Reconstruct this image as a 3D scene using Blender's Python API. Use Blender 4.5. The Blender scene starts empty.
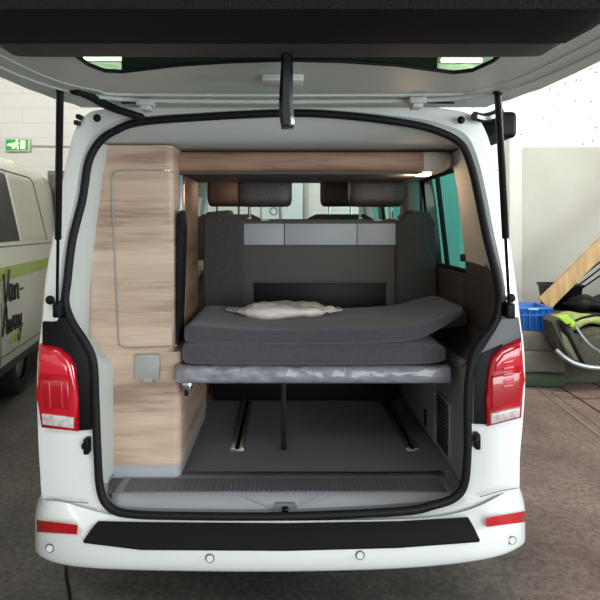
import bpy, bmesh, math, random
from mathutils import Vector, Matrix, geometry, noise
random.seed(4)
C = bpy.context.scene.collection
sc = bpy.context.scene
# ---------------------------------------------------------------- camera
DC = 2.33; F = 600.0; H = 1.6; VX = 285.0; VY = 225.0
cam = bpy.data.cameras.new('camera'); co = bpy.data.objects.new('camera', cam); C.objects.link(co)
co.location = (0, -DC, H); co.rotation_euler = (math.pi/2, 0, 0)
cam.sensor_width = 36; cam.lens = 36.0
cam.shift_x = (300-VX)/600; cam.shift_y = -(300-VY)/600
cam.clip_start = 0.02
sc.camera = co
# ---------------------------------------------------------------- world, lights, exposure
sc.view_settings.view_transform = 'Standard'; sc.view_settings.look = 'None'
sc.view_settings.exposure = 0.95; sc.view_settings.gamma = 1
w = bpy.data.worlds.new('world'); sc.world = w; w.use_nodes = True
w.node_tree.nodes['Background'].inputs[0].default_value = (0.86, 0.95, 1.0, 1)
w.node_tree.nodes['Background'].inputs[1].default_value = 0.42
def area(name, loc, target, sx, sy, power, col):
    l = bpy.data.lights.new(name, 'AREA'); l.shape = 'RECTANGLE'; l.size = sx; l.size_y = sy
    l.energy = power; l.color = col
    o = bpy.data.objects.new(name, l); C.objects.link(o); o.location = loc
    o.rotation_euler = (Vector(target)-Vector(loc)).to_track_quat('-Z', 'Y').to_euler()
    return o
area('daylight_from_gate', (2.2, -5.6, 1.6), (0.1, 0.3, 1.1), 3.6, 3.0, 122, (0.93, 0.97, 1.0))
area('daylight_from_side', (5.1, -.6, 2.1), (0.5, 0.9, 1.5), 2.0, 1.6, 150, (0.85, 0.97, 1.0))
area('hall_lamp_right', (3.1, 2.2, 3.8), (3.2, 5.8, 2.3), 2.0, 0.7, 105, (1.0, 0.98, 0.93))
area('hall_lamp_left', (-2.9, 1.5, 3.85), (-3.1, 5.8, 1.9), 2.2, 0.7, 80, (1.0, 0.98, 0.94))
area('hall_lamp_near', (-1.2, -3.6, 3.8), (0, 0.5, 0.8), 1.8, 0.6, 32, (1.0, 0.97, 0.9))

# ---------------------------------------------------------------- helpers
def P(px, py, Y=0.0):
    d = Y+DC
    return Vector(((px-VX)*d/F, Y, H-(py-VY)*d/F))
def srgb(h):
    c = [int(h[i:i+2], 16)/255 for i in (0, 2, 4)]
    return tuple((x/12.92 if x <= .04045 else ((x+.055)/1.055)**2.4) for x in c)+(1,)
MATS = {}
def mat(name, hexc, rough=.5, metal=0, var=0.0, vscale=8, hex2=None, bump=0, bscale=200, coat=0,
        trans=0, emit=None, es=0, stretch=None, ior=1.5, sheen=0, spec=None, alpha=1):
    m = bpy.data.materials.new(name); m.use_nodes = True; nt = m.node_tree
    b = nt.nodes['Principled BSDF']
    b.inputs['Base Color'].default_value = srgb(hexc); b.inputs['Roughness'].default_value = rough
    b.inputs['Metallic'].default_value = metal; b.inputs['Coat Weight'].default_value = coat
    b.inputs['Coat Roughness'].default_value = .04
    b.inputs['Transmission Weight'].default_value = trans; b.inputs['IOR'].default_value = ior
    b.inputs['Sheen Weight'].default_value = sheen; b.inputs['Alpha'].default_value = alpha
    if spec is not None: b.inputs['Specular IOR Level'].default_value = spec
    if emit: b.inputs['Emission Color'].default_value = srgb(emit); b.inputs['Emission Strength'].default_value = es
    tc = nt.nodes.new('ShaderNodeTexCoord'); mp = nt.nodes.new('ShaderNodeMapping')
    nt.links.new(tc.outputs['Object'], mp.inputs[0])
    if stretch: mp.inputs['Scale'].default_value = stretch
    if hex2:
        n = nt.nodes.new('ShaderNodeTexNoise'); n.inputs['Scale'].default_value = vscale; n.inputs['Detail'].default_value = 6
        nt.links.new(mp.outputs[0], n.inputs['Vector'])
        r = nt.nodes.new('ShaderNodeValToRGB'); r.color_ramp.elements[0].position = .5-.5*max(.05, 1-var) ; r.color_ramp.elements[1].position = .5+.5*max(.05, 1-var)
        r.color_ramp.elements[0].color = srgb(hexc); r.color_ramp.elements[1].color = srgb(hex2)
        nt.links.new(n.outputs['Fac'], r.inputs[0]); nt.links.new(r.outputs[0], b.inputs['Base Color'])
    if bump:
        n2 = nt.nodes.new('ShaderNodeTexNoise'); n2.inputs['Scale'].default_value = bscale; n2.inputs['Detail'].default_value = 3
        nt.links.new(mp.outputs[0], n2.inputs['Vector'])
        bp = nt.nodes.new('ShaderNodeBump'); bp.inputs['Strength'].default_value = bump; bp.inputs['Distance'].default_value = .01
        nt.links.new(n2.outputs['Fac'], bp.inputs['Height']); nt.links.new(bp.outputs[0], b.inputs['Normal'])
    MATS[name] = m; return m
def wood(name, light, mid, dark, sc_=1.0, axis='x'):
    m = bpy.data.materials.new(name); m.use_nodes = True; nt = m.node_tree; b = nt.nodes['Principled BSDF']
    tc = nt.nodes.new('ShaderNodeTexCoord'); mp = nt.nodes.new('ShaderNodeMapping')
    nt.links.new(tc.outputs['Object'], mp.inputs[0])
    mp.inputs['Scale'].default_value = (1.0, 1.0, 9.0) if axis == 'x' else (9.0, 9.0, 1.0)
    n = nt.nodes.new('ShaderNodeTexNoise'); n.inputs['Scale'].default_value = 1.1*sc_; n.inputs['Detail'].default_value = 5; n.inputs['Roughness'].default_value = .55
    mp2 = nt.nodes.new('ShaderNodeMapping'); mp2.inputs['Scale'].default_value = (4, 4, 90) if axis == 'x' else (90, 90, 4)
    nt.links.new(tc.outputs['Object'], mp2.inputs[0])
    n2 = nt.nodes.new('ShaderNodeTexNoise'); n2.inputs['Scale'].default_value = 1.6; n2.inputs['Detail'].default_value = 8
    nt.links.new(mp.outputs[0], n.inputs['Vector']); nt.links.new(mp2.outputs[0], n2.inputs['Vector'])
    a = nt.nodes.new('ShaderNodeMath'); a.operation = 'MULTIPLY_ADD'; a.inputs[1].default_value = .28
    nt.links.new(n2.outputs['Fac'], a.inputs[0])
    s = nt.nodes.new('ShaderNodeMath'); s.operation = 'MULTIPLY'; s.inputs[1].default_value = 1.0
    nt.links.new(n.outputs['Fac'], s.inputs[0]); nt.links.new(s.outputs[0], a.inputs[2])
    r = nt.nodes.new('ShaderNodeValToRGB'); e = r.color_ramp.elements
    e[0].position = .47; e[0].color = srgb(dark); e[1].position = .78; e[1].color = srgb(light)
    k = e.new(.6); k.color = srgb(mid)
    nt.links.new(a.outputs[0], r.inputs[0]); nt.links.new(r.outputs[0], b.inputs['Base Color'])
    b.inputs['Roughness'].default_value = .6
    bp = nt.nodes.new('ShaderNodeBump'); bp.inputs['Strength'].default_value = .12; bp.inputs['Distance'].default_value = .004
    nt.links.new(n2.outputs['Fac'], bp.inputs['Height']); nt.links.new(bp.outputs[0], b.inputs['Normal'])
    MATS[name] = m; return m
PAINT = mat('white_paint', 'E4E8E6', .32, coat=.6)
FLANGE = mat('flange_paint', 'DDE2E0', .38, coat=.3)
PAINT2 = mat('cream_white_paint', 'EBE8DA', .35, coat=.5)
RUB = mat('black_rubber', '15141A', .55, spec=.2)
BLK = mat('black_plastic', '0C0B0F', .5, spec=.2, bump=.1)
BLKS = mat('textured_black_plastic', '141112', .7, spec=.2, bump=.35, bscale=400)
GLOSSB = mat('gloss_black', '0B0B0F', .18)
STRUTM = mat('strut_metal', '17161C', .22, metal=.4)
CHROME = mat('chrome', 'C8CCD0', .2, metal=1)
ALU = mat('aluminium', 'A9B0B4', .35, metal=.9)
TRIMW = mat('light_grey_trim', 'BFC3C0', .6, bump=.06, bscale=500)
TRIMB = mat('beige_grey_trim', 'C6C0B8', .7, bump=.08, bscale=500)
TRIMG = mat('grey_trim', '858789', .6, bump=.12, bscale=400)
TRIMD = mat('dark_brown_trim', '4A4340', .65, bump=.15, bscale=400)
TGATE = mat('tailgate_trim', 'C6CFCB', .5, bump=.06, bscale=400)
TGDARK = mat('tailgate_dark_panel', '110F12', .75, spec=.2, bump=.3, bscale=300)
TGLIP = mat('tailgate_lip', '3A3539', .6, bump=.15)
TGFELT = mat('tailgate_felt', '1D1F27', .95, bump=.6, bscale=150)
CARPET = mat('carpet', '636267', .95, hex2='828187', var=.4, vscale=150, bump=.5, bscale=350)
SILL = mat('sill_plastic', '9A9BA0', .55, bump=.25, bscale=350)
SILLR = mat('sill_ribbed', '66666A', .6, bump=.3, bscale=300)
FAB = mat('charcoal_fabric', '3E3B42', .95, hex2='58535C', var=.5, vscale=170, bump=.3, bscale=300, sheen=.3)
FABS = mat('seat_fabric', '353130', .95, hex2='494542', var=.5, vscale=160, bump=.25, bscale=300, sheen=.1)
LEATHER = mat('headrest_leather', '3A3230', .5, bump=.25, bscale=90)
SEATPL = mat('seat_grey_panel', '9A9A9E', .55, bump=.1)
SEATBACK = mat('seat_back_cloth', '4A4643', .85, hex2='544F4C', var=.4, vscale=300, bump=.3)
OAK = wood('oak_veneer', 'CDB5A0', 'B9A08B', '967C69')
OAKD = wood('oak_veneer_brown', 'AA8974', '967661', '795C4A')
PINE = wood('pine', 'B0946C', 'A08258', '7F623F', axis='z')
RED = mat('red_lens', 'A60818', .12, coat=1, hex2='C81424', var=.5, vscale=22, stretch=(1, 1, .35))
RED.node_tree.nodes['Principled BSDF'].inputs['Roughness'].default_value = .15
REDD = mat('red_lens_dark', 'A50A1A', .2, coat=1)
REDL = mat('red_lens_bright', 'CE2234', .15, coat=1)
CLEAR = mat('clear_lens', 'D8CFCF', .12, coat=1, hex2='A89A9A', var=.6, vscale=60)
REFL = mat('red_reflector', 'B5141F', .25, coat=.6)

def thin_glass(name, h, refl):
    m = bpy.data.materials.new(name); m.use_nodes = True; nt = m.node_tree
    nt.nodes.remove(nt.nodes['Principled BSDF']); out = nt.nodes['Material Output']
    t = nt.nodes.new('ShaderNodeBsdfTransparent'); t.inputs[0].default_value = srgb(h)
    g = nt.nodes.new('ShaderNodeBsdfGlossy'); g.inputs['Roughness'].default_value = .03
    x = nt.nodes.new('ShaderNodeMixShader'); x.inputs[0].default_value = refl
    nt.links.new(t.outputs[0], x.inputs[1]); nt.links.new(g.outputs[0], x.inputs[2]); nt.links.new(x.outputs[0], out.inputs[0])
    MATS[name] = m; return m
GLASSV = thin_glass('green_side_glass', '4A938C', .05)
GLASSC = thin_glass('clear_glass', 'E2EEEA', .04)
GLASS = thin_glass('tinted_glass', 'A9BDAE', .05)
GLASSD = mat('dark_window', '141E1B', .35, spec=.25)
BAGM = mat('white_plastic_bag', 'F3EDE6', .3, bump=.5, bscale=18, hex2='E0D6CC', var=.4, vscale=14)
WRAP = mat('plastic_wrap', '92929A', .3, bump=.6, bscale=26, hex2='7B7B84', var=.55, vscale=20, stretch=(.6, 1, 1.6), coat=.3)
TYRE = mat('tyre_rubber', '151515', .85, bump=.3)
BLUE = mat('blue_plastic', '1058A6', .45)
OLIVE = mat('olive_fabric', '3D3C32', .9, hex2='504E40', var=.4, vscale=20, bump=.4, bscale=60)
LIME = mat('lime_fabric', 'A6AE6A', .8, hex2='808F48', var=.3, vscale=12, bump=.3, bscale=30)
GPAD = mat('grey_foam', '6E685E', .9, hex2='585349', var=.4, vscale=10, bump=.4, bscale=40)
GREENP = mat('green_pad', '35402C', .9, bump=.3)
SIGNG = mat('exit_green', '1F7A3A', .5, emit='2FA552', es=.35)
SIGNW = mat('exit_glow', 'F2F7D8', .5, emit='F4FFA8', es=.8)
TUBEM = mat('fluorescent_tube', 'FFFFFF', .5, emit='FFF3E4', es=9)
STRIPE = mat('lime_stripe', 'A9C232', .4, coat=.3)
INK = mat('dark_green_ink', '23302A', .5)
GREYP = mat('grey_plastic', '9A9D97', .5)

def setm(o, m):
    if m is not None: o.data.materials.append(m)
def obj(name, bm, m, parent=None, smooth=True, angle=40):
    me = bpy.data.meshes.new(name)
    bmesh.ops.recalc_face_normals(bm, faces=bm.faces)
    bm.to_mesh(me); bm.free()
    o = bpy.data.objects.new(name, me); C.objects.link(o); setm(o, m)
    if smooth:
        for p in me.polygons: p.use_smooth = True
        try: me.set_sharp_from_angle(angle=math.radians(angle))
        except Exception: pass
    if parent: o.parent = parent; o.matrix_parent_inverse = PINV.get(parent.name, Matrix.Identity(4))
    return o
PINV = {}
def tag(o, label=None, cat=None, group=None, kind=None):
    if label: o['label'] = label
    if cat: o['category'] = cat
    if group: o['group'] = group
    if kind: o['kind'] = kind
    return o
def thing(name, loc, label, cat, group=None):
    o = bpy.data.objects.new(name, None); C.objects.link(o); o.location = loc; o.empty_display_size = .1
    PINV[o.name] = Matrix.Translation(Vector(loc)).inverted()
    return tag(o, label, cat, group)
def wbox(bm, x0, x1, y0, y1, z0, z1, bev=0, seg=2):
    r = bmesh.ops.create_cube(bm, size=1)
    vs = r['verts']
    for v in vs:
        v.co = Vector(((x0+x1)/2+v.co.x*(x1-x0), (y0+y1)/2+v.co.y*(y1-y0), (z0+z1)/2+v.co.z*(z1-z0)))
    if bev:
        es = list({e for v in vs for e in v.link_edges})
        bmesh.ops.bevel(bm, geom=es, offset=bev, segments=seg, profile=.5, affect='EDGES')
    return bm
def boxo(name, x0, x1, y0, y1, z0, z1, m, parent=None, bev=0, seg=2):
    return obj(name, wbox(bmesh.new(), x0, x1, y0, y1, z0, z1, bev, seg), m, parent)
def prism(bm, pts, off, bev=0):
    """pts world vectors of front outline, extruded by vector off"""
    off = Vector(off)
    a = [bm.verts.new(p) for p in pts]; b = [bm.verts.new(Vector(p)+off) for p in pts]
    n = len(pts)
    f0 = bm.faces.new(a); bm.faces.new(b[::-1])
    for i in range(n): bm.faces.new([a[i], b[i], b[(i+1) % n], a[(i+1) % n]])
    if bev:
        bmesh.ops.bevel(bm, geom=list(f0.edges), offset=bev, segments=3, profile=.5, affect='EDGES')
    return bm
def catmull(pts, sub=4, closed=True):
    n = len(pts); out = []
    rng = range(n if closed else n-1)
    for i in rng:
        g = (lambda k: pts[k % n]) if closed else (lambda k: pts[max(0, min(n-1, k))])
        p0, p1, p2, p3 = Vector(g(i-1)), Vector(g(i)), Vector(g(i+1)), Vector(g(i+2))
        for s in range(sub):
            t = s/sub
            out.append(.5*((2*p1)+(p2-p0)*t+(2*p0-5*p1+4*p2-p3)*t*t+(3*p1-p0-3*p2+p3)*t**3))
    if not closed: out.append(Vector(pts[-1]))
    return out
def tube(bm, pts, r, closed=False, seg=8, rfun=None):
    pts = [Vector(p) for p in pts]; n = len(pts); rings = []
    up = None
    for i, p in enumerate(pts):
        if closed: t = pts[(i+1) % n]-pts[i-1]
        else: t = pts[min(n-1, i+1)]-pts[max(0, i-1)]
        t.normalize()
        if up is None:
            up = Vector((0, 1, 0)) if abs(t.y) < .9 else Vector((1, 0, 0))
        s = t.cross(up)
        if s.length < 1e-4: s = t.cross(Vector((.3, .5, .8)))
        s.normalize(); u = s.cross(t).normalized(); up = u
        rr = rfun(i/(n-1)) if rfun else r
        rings.append([bm.verts.new(p+(s*math.cos(2*math.pi*k/seg)+u*math.sin(2*math.pi*k/seg))*rr) for k in range(seg)])
    for i in range(n if closed else n-1):
        a, b = rings[i], rings[(i+1) % n]
        for k in range(seg): bm.faces.new([a[k], a[(k+1) % seg], b[(k+1) % seg], b[k]])
    if not closed: bm.faces.new(rings[0][::-1]); bm.faces.new(rings[-1])
    return bm
def tubeo(name, pts, r, m, parent=None, closed=False, seg=8, rfun=None):
    return obj(name, tube(bmesh.new(), pts, r, closed, seg, rfun), m, parent)
def loft(bm, loops, closed=True, skip=None, cap0=False, cap1=False):
    rows = [[bm.verts.new(p) for p in L] for L in loops]
    for j in range(len(rows)-1):
        n = len(rows[j])
        for i in range(n if closed else n-1):
            if skip and skip(i, j): continue
            bm.faces.new([rows[j][i], rows[j][(i+1) % n], rows[j+1][(i+1) % n], rows[j+1][i]])
    if cap0: bm.faces.new(rows[0])
    if cap1: bm.faces.new(rows[-1][::-1])
    return bm
def rsect(x, y0, y1, z0, z1, r=.03, n=5):
    """rounded rectangle section in the YZ plane at x"""
    r = min(r, (y1-y0)/2*.98, (z1-z0)/2*.98); out = []
    for cx, cz, a0 in ((y1-r, z1-r, 0), (y0+r, z1-r, 90), (y0+r, z0+r, 180), (y1-r, z0+r, 270)):
        for k in range(n):
            a = math.radians(a0+90*k/(n-1)); out.append(Vector((x, cx+r*math.cos(a), cz+r*math.sin(a))))
    return out
def subs(o, lv=1):
    s = o.modifiers.new('s', 'SUBSURF'); s.levels = lv; s.render_levels = lv; return o
def displace(bm, amp, scale, seed=0):
    bm.normal_update()
    for v in bm.verts:
        q = v.co*scale+Vector((seed*3.1, seed*1.7, 0))
        v.co += v.normal*noise.noise(q)*amp
    return bm

# ================================================================= ROOM
YW = 5.9; ZC = 4.0; XL = -5.6; XR = 5.2; YF = -8.0
# floor
fm = mat('concrete_floor', '6A6660', .62, hex2='4A4742', var=.25, vscale=1.6)
nt = fm.node_tree; b = nt.nodes['Principled BSDF']
tc = nt.nodes.new('ShaderNodeTexCoord')
n1 = nt.nodes.new('ShaderNodeTexNoise'); n1.inputs['Scale'].default_value = 1.3; n1.inputs['Detail'].default_value = 10; n1.inputs['Roughness'].default_value = .65
n3 = nt.nodes.new('ShaderNodeTexNoise'); n3.inputs['Scale'].default_value = 30; n3.inputs['Roughness'].default_value = .8; n3.inputs['Detail'].default_value = 4
nt.links.new(tc.outputs['Object'], n1.inputs[0]); nt.links.new(tc.outputs['Object'], n3.inputs[0])
r1 = nt.nodes.new('ShaderNodeValToRGB'); r1.color_ramp.elements[0].position = .35; r1.color_ramp.elements[0].color = srgb('4B4742')
r1.color_ramp.elements[1].position = .68; r1.color_ramp.elements[1].color = srgb('6E6963')
r2 = nt.nodes.new('ShaderNodeValToRGB'); r2.color_ramp.elements[0].position = .35; r2.color_ramp.elements[0].color = srgb('6B544E')
r2.color_ramp.elements[1].position = .68; r2.color_ramp.elements[1].color = srgb('9A8178')
nt.links.new(n1.outputs['Fac'], r1.inputs[0]); nt.links.new(n1.outputs['Fac'], r2.inputs[0])
sx = nt.nodes.new('ShaderNodeSeparateXYZ'); nt.links.new(tc.outputs['Object'], sx.inputs[0])
ad = nt.nodes.new('ShaderNodeMath'); ad.operation = 'MULTIPLY_ADD'; ad.inputs[1].default_value = .9
nt.links.new(n1.outputs['Fac'], ad.inputs[0]); nt.links.new(sx.outputs['X'], ad.inputs[2])
mr = nt.nodes.new('ShaderNodeMapRange'); mr.inputs['From Min'].default_value = 1.1; mr.inputs['From Max'].default_value = 1.9
nt.links.new(ad.outputs[0], mr.inputs[0])
mx = nt.nodes.new('ShaderNodeMix'); mx.data_type = 'RGBA'
nt.links.new(mr.outputs[0], mx.inputs['Factor']); nt.links.new(r1.outputs[0], mx.inputs['A']); nt.links.new(r2.outputs[0], mx.inputs['B'])
m2 = nt.nodes.new('ShaderNodeMix'); m2.data_type = 'RGBA'; m2.blend_type = 'MULTIPLY'; m2.inputs['Factor'].default_value = .75
r3 = nt.nodes.new('ShaderNodeValToRGB'); r3.color_ramp.elements[0].position = .40; r3.color_ramp.elements[0].color = (.42, .42, .42, 1); r3.color_ramp.elements[1].position = .6; r3.color_ramp.elements[1].color = (1.2, 1.2, 1.2, 1)
nt.links.new(n3.outputs['Fac'], r3.inputs[0])
nt.links.new(mx.outputs['Result'], m2.inputs['A']); nt.links.new(r3.outputs[0], m2.inputs['B'])
for l in list(b.inputs['Base Color'].links): nt.links.remove(l)
nt.links.new(m2.outputs['Result'], b.inputs['Base Color'])
tag(boxo('floor', XL-.2, XR+.2, YF, YW+.2, -.1, 0, fm), kind='structure')
# walls
def blockwall(name, base, mortar, dots=False):
    m = bpy.data.materials.new(name); m.use_nodes = True; nt = m.node_tree; b = nt.nodes['Principled BSDF']; b.inputs['Roughness'].default_value = .8
    tc = nt.nodes.new('ShaderNodeTexCoord'); mp = nt.nodes.new('ShaderNodeMapping'); mp.inputs['Rotation'].default_value = (math.radians(90), 0, 0)
    nt.links.new(tc.outputs['Object'], mp.inputs[0])
    if dots:
        v = nt.nodes.new('ShaderNodeTexVoronoi'); v.inputs['Scale'].default_value = 9; nt.links.new(tc.outputs['Object'], v.inputs['Vector'])
        r = nt.nodes.new('ShaderNodeValToRGB'); r.color_ramp.elements[0].position = .10; r.color_ramp.elements[0].color = srgb('6E675C')
        r.color_ramp.elements[1].position = .14; r.color_ramp.elements[1].color = srgb(base)
        nt.links.new(v.outputs['Distance'], r.inputs[0]); nt.links.new(r.outputs[0], b.inputs['Base Color'])
    else:
        br = nt.nodes.new('ShaderNodeTexBrick'); nt.links.new(mp.outputs[0], br.inputs['Vector'])
        br.inputs['Color1'].default_value = srgb(base); br.inputs['Color2'].default_value = srgb(base); br.inputs['Mortar'].default_value = srgb(mortar)
        br.inputs['Scale'].default_value = 1; br.inputs['Brick Width'].default_value = 2.4; br.inputs['Row Height'].default_value = .2; br.inputs['Mortar Size'].default_value = .006
        br.inputs['Mortar Smooth'].default_value = .6
        nt.links.new(br.outputs['Color'], b.inputs['Base Color'])
    return m
WB = blockwall('white_block', 'DDDCD6', 'CBC8BF'); WD = blockwall('white_dotted', 'F1EEE6', 'F1EEE6', True)
WP = mat('plain_plaster', 'B6B6AF', .8, hex2='A5A49B', var=.3, vscale=1.5)
tag(boxo('wall_back', XL-.2, 2.4, YW, YW+.2, 0, ZC, WB), kind='structure')
tag(boxo('wall_back', 2.4, XR+.2, YW, YW+.2, 0, ZC, WD), kind='structure')
tag(boxo('wall_left', XL-.2, XL, YF, YW, 0, ZC, WB), kind='structure')
tag(boxo('wall_right', XR, XR+.2, YF, YW, 0, ZC, WP), kind='structure')
tag(boxo('ceiling', XL-.2, XR+.2, YF, YW+.2, ZC, ZC+.15, mat('ceiling_paint', '8B8A84', .9)), kind='structure')
# plain lower wall panel and the pilaster at the corner
tag(boxo('trim_1', 3.17, XR, YW-.08, YW, 0, 2.66, WP, bev=.01), kind='structure')
tag(boxo('trim_2', 3.02, 3.19, YW-.16, YW, 0, 2.78, mat('pilaster', 'C6C6C0', .8), bev=.01), kind='structure')
# joints and rails in the floor right of the van
for k, (a, bb, wd, mm) in enumerate([((1.79, .35), (2.5, 5.2), .012, 'dark'), ((1.63, .2), (1.92, 4.5), .02, 'rail'), ((1.68, .2), (1.97, 4.5), .012, 'rail'), ((2.25, .3), (2.75, 4.8), .016, 'dark')]):
    pass
JD = mat('floor_joint', '2E2623', .9); JR = mat('steel_rail', '8C8074', .5, metal=.3)
def fpt(px, py): 
    d = F*H/(py-VY); return Vector(((px-VX)*d/F, d-DC, 0))
def strip(n, p, q, wd, m, z=.003):
    p, q = Vector(p), Vector(q); t = (q-p).normalized(); s = Vector((-t.y, t.x, 0))*wd/2
    bm = bmesh.new(); prism(bm, [p+s, p-s, q-s, q+s], (0, 0, z)); return tag(obj(n, bm, m), kind='structure')
strip('trim_3', fpt(524, 378), fpt(640, 467), .03, JR, .006)
strip('trim_4', fpt(527, 374), fpt(645, 460), .012, JR, .006)
strip('trim_5', fpt(529, 367), fpt(640, 438), .02, JD)
strip('trim_6', fpt(560, 365), fpt(660, 420), .015, JD)
# fluorescent fixtures high on the back wall
for px, py, ln, lab in ((106, 58, .6, 'left fluorescent batten below the ceiling, seen through the tailgate glass'), (462, 60, .55, 'right fluorescent batten below the ceiling, seen through the tailgate glass')):
    c = P(px, py, YW-.12)
    t = thing('fluorescent_lamp', (c.x, YW, c.z), lab, 'lamp', 'fluorescent battens on the back wall')
    boxo('housing', c.x-ln/2-.04, c.x+ln/2+.04, YW-.08, YW, c.z-.01, c.z+.08, GREYP, t, .01)
    tubeo('tube', [(c.x-ln/2, YW-.11, c.z), (c.x+ln/2, YW-.11, c.z)], .03, TUBEM, t, seg=10)
# exit sign
c = P(17.5, 145, YW-.06); sg = thing('exit_sign', (c.x, YW, c.z), 'green illuminated emergency exit sign on white block wall', 'sign')
boxo('housing', c.x-.17, c.x+.17, YW-.07, YW, c.z-.09, c.z+.09, mat('sign_case', 'C9CDB8', .5), sg, .012)
boxo('sign_panel', c.x-.15, c.x+.15, YW-.078, YW-.068, c.z-.072, c.z+.072, SIGNG, sg, .003)
bm = bmesh.new(); y = YW-.086   # running figure, door and arrow
tube(bm, [(c.x-.005, y, c.z+.035), (c.x-.012, y, c.z-.005)], .014, seg=8); tube(bm, [(c.x-.012, y, c.z-.005), (c.x+.02, y, c.z-.03), (c.x+.012, y, c.z-.06)], .008)
tube(bm, [(c.x-.012, y, c.z-.005), (c.x-.03, y, c.z-.04), (c.x-.06, y, c.z-.045)], .008); tube(bm, [(c.x-.005, y, c.z+.03), (c.x+.03, y, c.z+.012)], .006)
tube(bm, [(c.x-.005, y, c.z+.03), (c.x-.04, y, c.z+.02)], .006); bmesh.ops.create_icosphere(bm, subdivisions=2, radius=.014, matrix=Matrix.Translation((c.x+.004, y, c.z+.055)))
wbox(bm, c.x-.125, c.x-.065, y-.003, y+.006, c.z-.012, c.z+.012); prism(bm, [Vector((c.x-.065, y, c.z+.03)), Vector((c.x-.065, y, c.z-.03)), Vector((c.x-.035, y, c.z))], (0, .006, 0))
wbox(bm, c.x+.055, c.x+.11, y-.003, y+.006, c.z-.055, c.z+.055)
obj('pictogram', bm, SIGNW, sg)
tag(tubeo('wall_conduit', [(c.x+.17, YW-.02, c.z-.01), (c.x+1.6, YW-.02, c.z-.025)], .012, mat('conduit', 'A8A396', .6)), 'thin grey cable conduit running right from the green exit sign', 'conduit')
# pale door in the back wall, seen through the cab
a = P(262, 150, YW); b_ = P(304, 150, YW)
dr_ = tag(boxo('door_1', a.x, b_.x, YW-.04, YW, 0, 2.35, mat('pale_door', 'D3DADD', .5), bev=.006), kind='structure')
boxo('door_frame', b_.x, b_.x+.06, YW-.07, YW, 0, 2.4, WP, dr_, .006)
c = P(274, 211, YW-.05); bm = bmesh.new(); tube(bm, [c+Vector((.05*math.cos(k*math.pi/8), 0, .05*math.sin(k*math.pi/8))) for k in range(16)], .009, closed=True); obj('door_ring', bm, GREYP, dr_)
# grey locker behind the parked van
a = P(44, 170, 5.2); b_ = P(58, 230, 5.2)
lk = thing('metal_locker', ((a.x+b_.x)/2, 5.5, 0), 'dark grey metal locker against back wall behind the parked van', 'locker')
boxo('body', a.x, b_.x+.5, 5.3, 5.88, 0, a.z, mat('locker_grey', '6E6B63', .5), lk, .01)
boxo('door', a.x+.03, a.x+.15, 5.28, 5.3, .1, a.z-.05, mat('locker_dark', '4C4A45', .5), lk, .004)

# ================================================================= OUR VAN
van = thing('camper_van', (0, 2.4, 0), 'white camper van seen from behind with its tailgate raised', 'van')
SO = [((290,517),(290,534)),((200,517),(200,534)),((133,515),(110,532)),((110,508),(62,527)),((100,490),(44,505)),((97,450),(40,470)),((95,400),(38,430)),
 ((93,363),(37,390)),((85,343),(38,355)),((72,323),(41,330)),((65,303),(43,305)),((67,280),(46,275)),((72,240),(52,240)),((82,200),(60,195)),
 ((88,163),(68,155)),((99,142),(74,133)),((116,130),(84,117)),((140,122),(105,109)),((200,117),(200,104)),((285,113),(285,101)),((340,115),(340,102)),
 ((400,122),(400,105)),((435,130),(440,108)),((460,143),(472,115)),((471,165),(486,132)),((479,198),(498,175)),((487,237),(506,220)),((497,277),(513,262)),
 ((500,300),(518,300)),((495,323),(521,325)),((478,347),(524,350)),((471,367),(525,385)),((468,400),(523,420)),((468,450),(520,455)),((465,483),(519,490)),
 ((455,498),(513,506)),((433,506),(480,521)),((400,512),(400,530))]
def YR(py):    # the rear face leans forward towards the roof
    t = max(0, min(1, (340-py)/230)); return .10*t*t*(3-2*t)
SUB = 8
S2 = catmull([Vector((s[0], s[1], 0)) for s, o in SO], SUB); O2 = catmull([Vector((o[0], o[1], 0)) for s, o in SO], SUB)
NR = len(S2)
Sw = [P(p.x, p.y, YR(p.y)) for p in S2]
Ow = [P(p.x, p.y, YR(p.y)+.045) for p in O2]
def mixl(A, B, t, dy=0): return [a.lerp(b, t)+Vector((0, dy, 0)) for a, b in zip(A, B)]
ctr = Vector((0, 0, 1.2))
def infl(L, f): return [Vector((p.x*(1+f), p.y, 1.2+(p.z-1.2)*(1+f))) for p in L]
R_out = [Vector((p.x*1.004, 0, max(.33, p.z+(.01 if p.z > 1.9 else 0)))) for p in Ow]
def ringY(Y, f=1.0): return [Vector((p.x*f, Y, p.z)) for p in R_out]
rear = [mixl(Sw, Ow, -.02, .03), mixl(Sw, Ow, .06, .03), mixl(Sw, Ow, .2, .028), mixl(Sw, Ow, .34, .0), mixl(Sw, Ow, .72, -.002), mixl(Sw, Ow, .92, -.004), Ow]
ys = [.20, .48, 1.20, 1.45, 2.7, 2.9, 3.65, 3.9]
YMIN = ys[0]
body = rear+[ringY(y) for y in ys]
front = []
for p in R_out:
    yy = 4.95 if p.z < 1.22 else 4.95-(p.z-1.22)*1.25
    front.append(Vector((p.x*(.93 if p.z > 1.2 else .96), max(3.92, yy), p.z if p.z < 2.0 else p.z-.02)))
def is_win(i, Y0, Y1):
    z = R_out[i].z; z2 = R_out[(i+1) % NR].z
    return min(z, z2) > 1.36 and max(z, z2) < 1.88 and abs(R_out[i].x) > .7 and (Y0, Y1) in ((.48, 1.20), (1.45, 2.7), (2.9, 3.65))
allr = body+[front]; NRr = len(rear)
yseq = [None]*NRr+ys+[None]
bm = loft(bmesh.new(), allr, skip=lambda i, j: j >= NRr and j < len(allr)-2 and is_win(i, yseq[j], yseq[j+1]))
lowf = [v for v in front if v.z <= 1.25]
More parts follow.
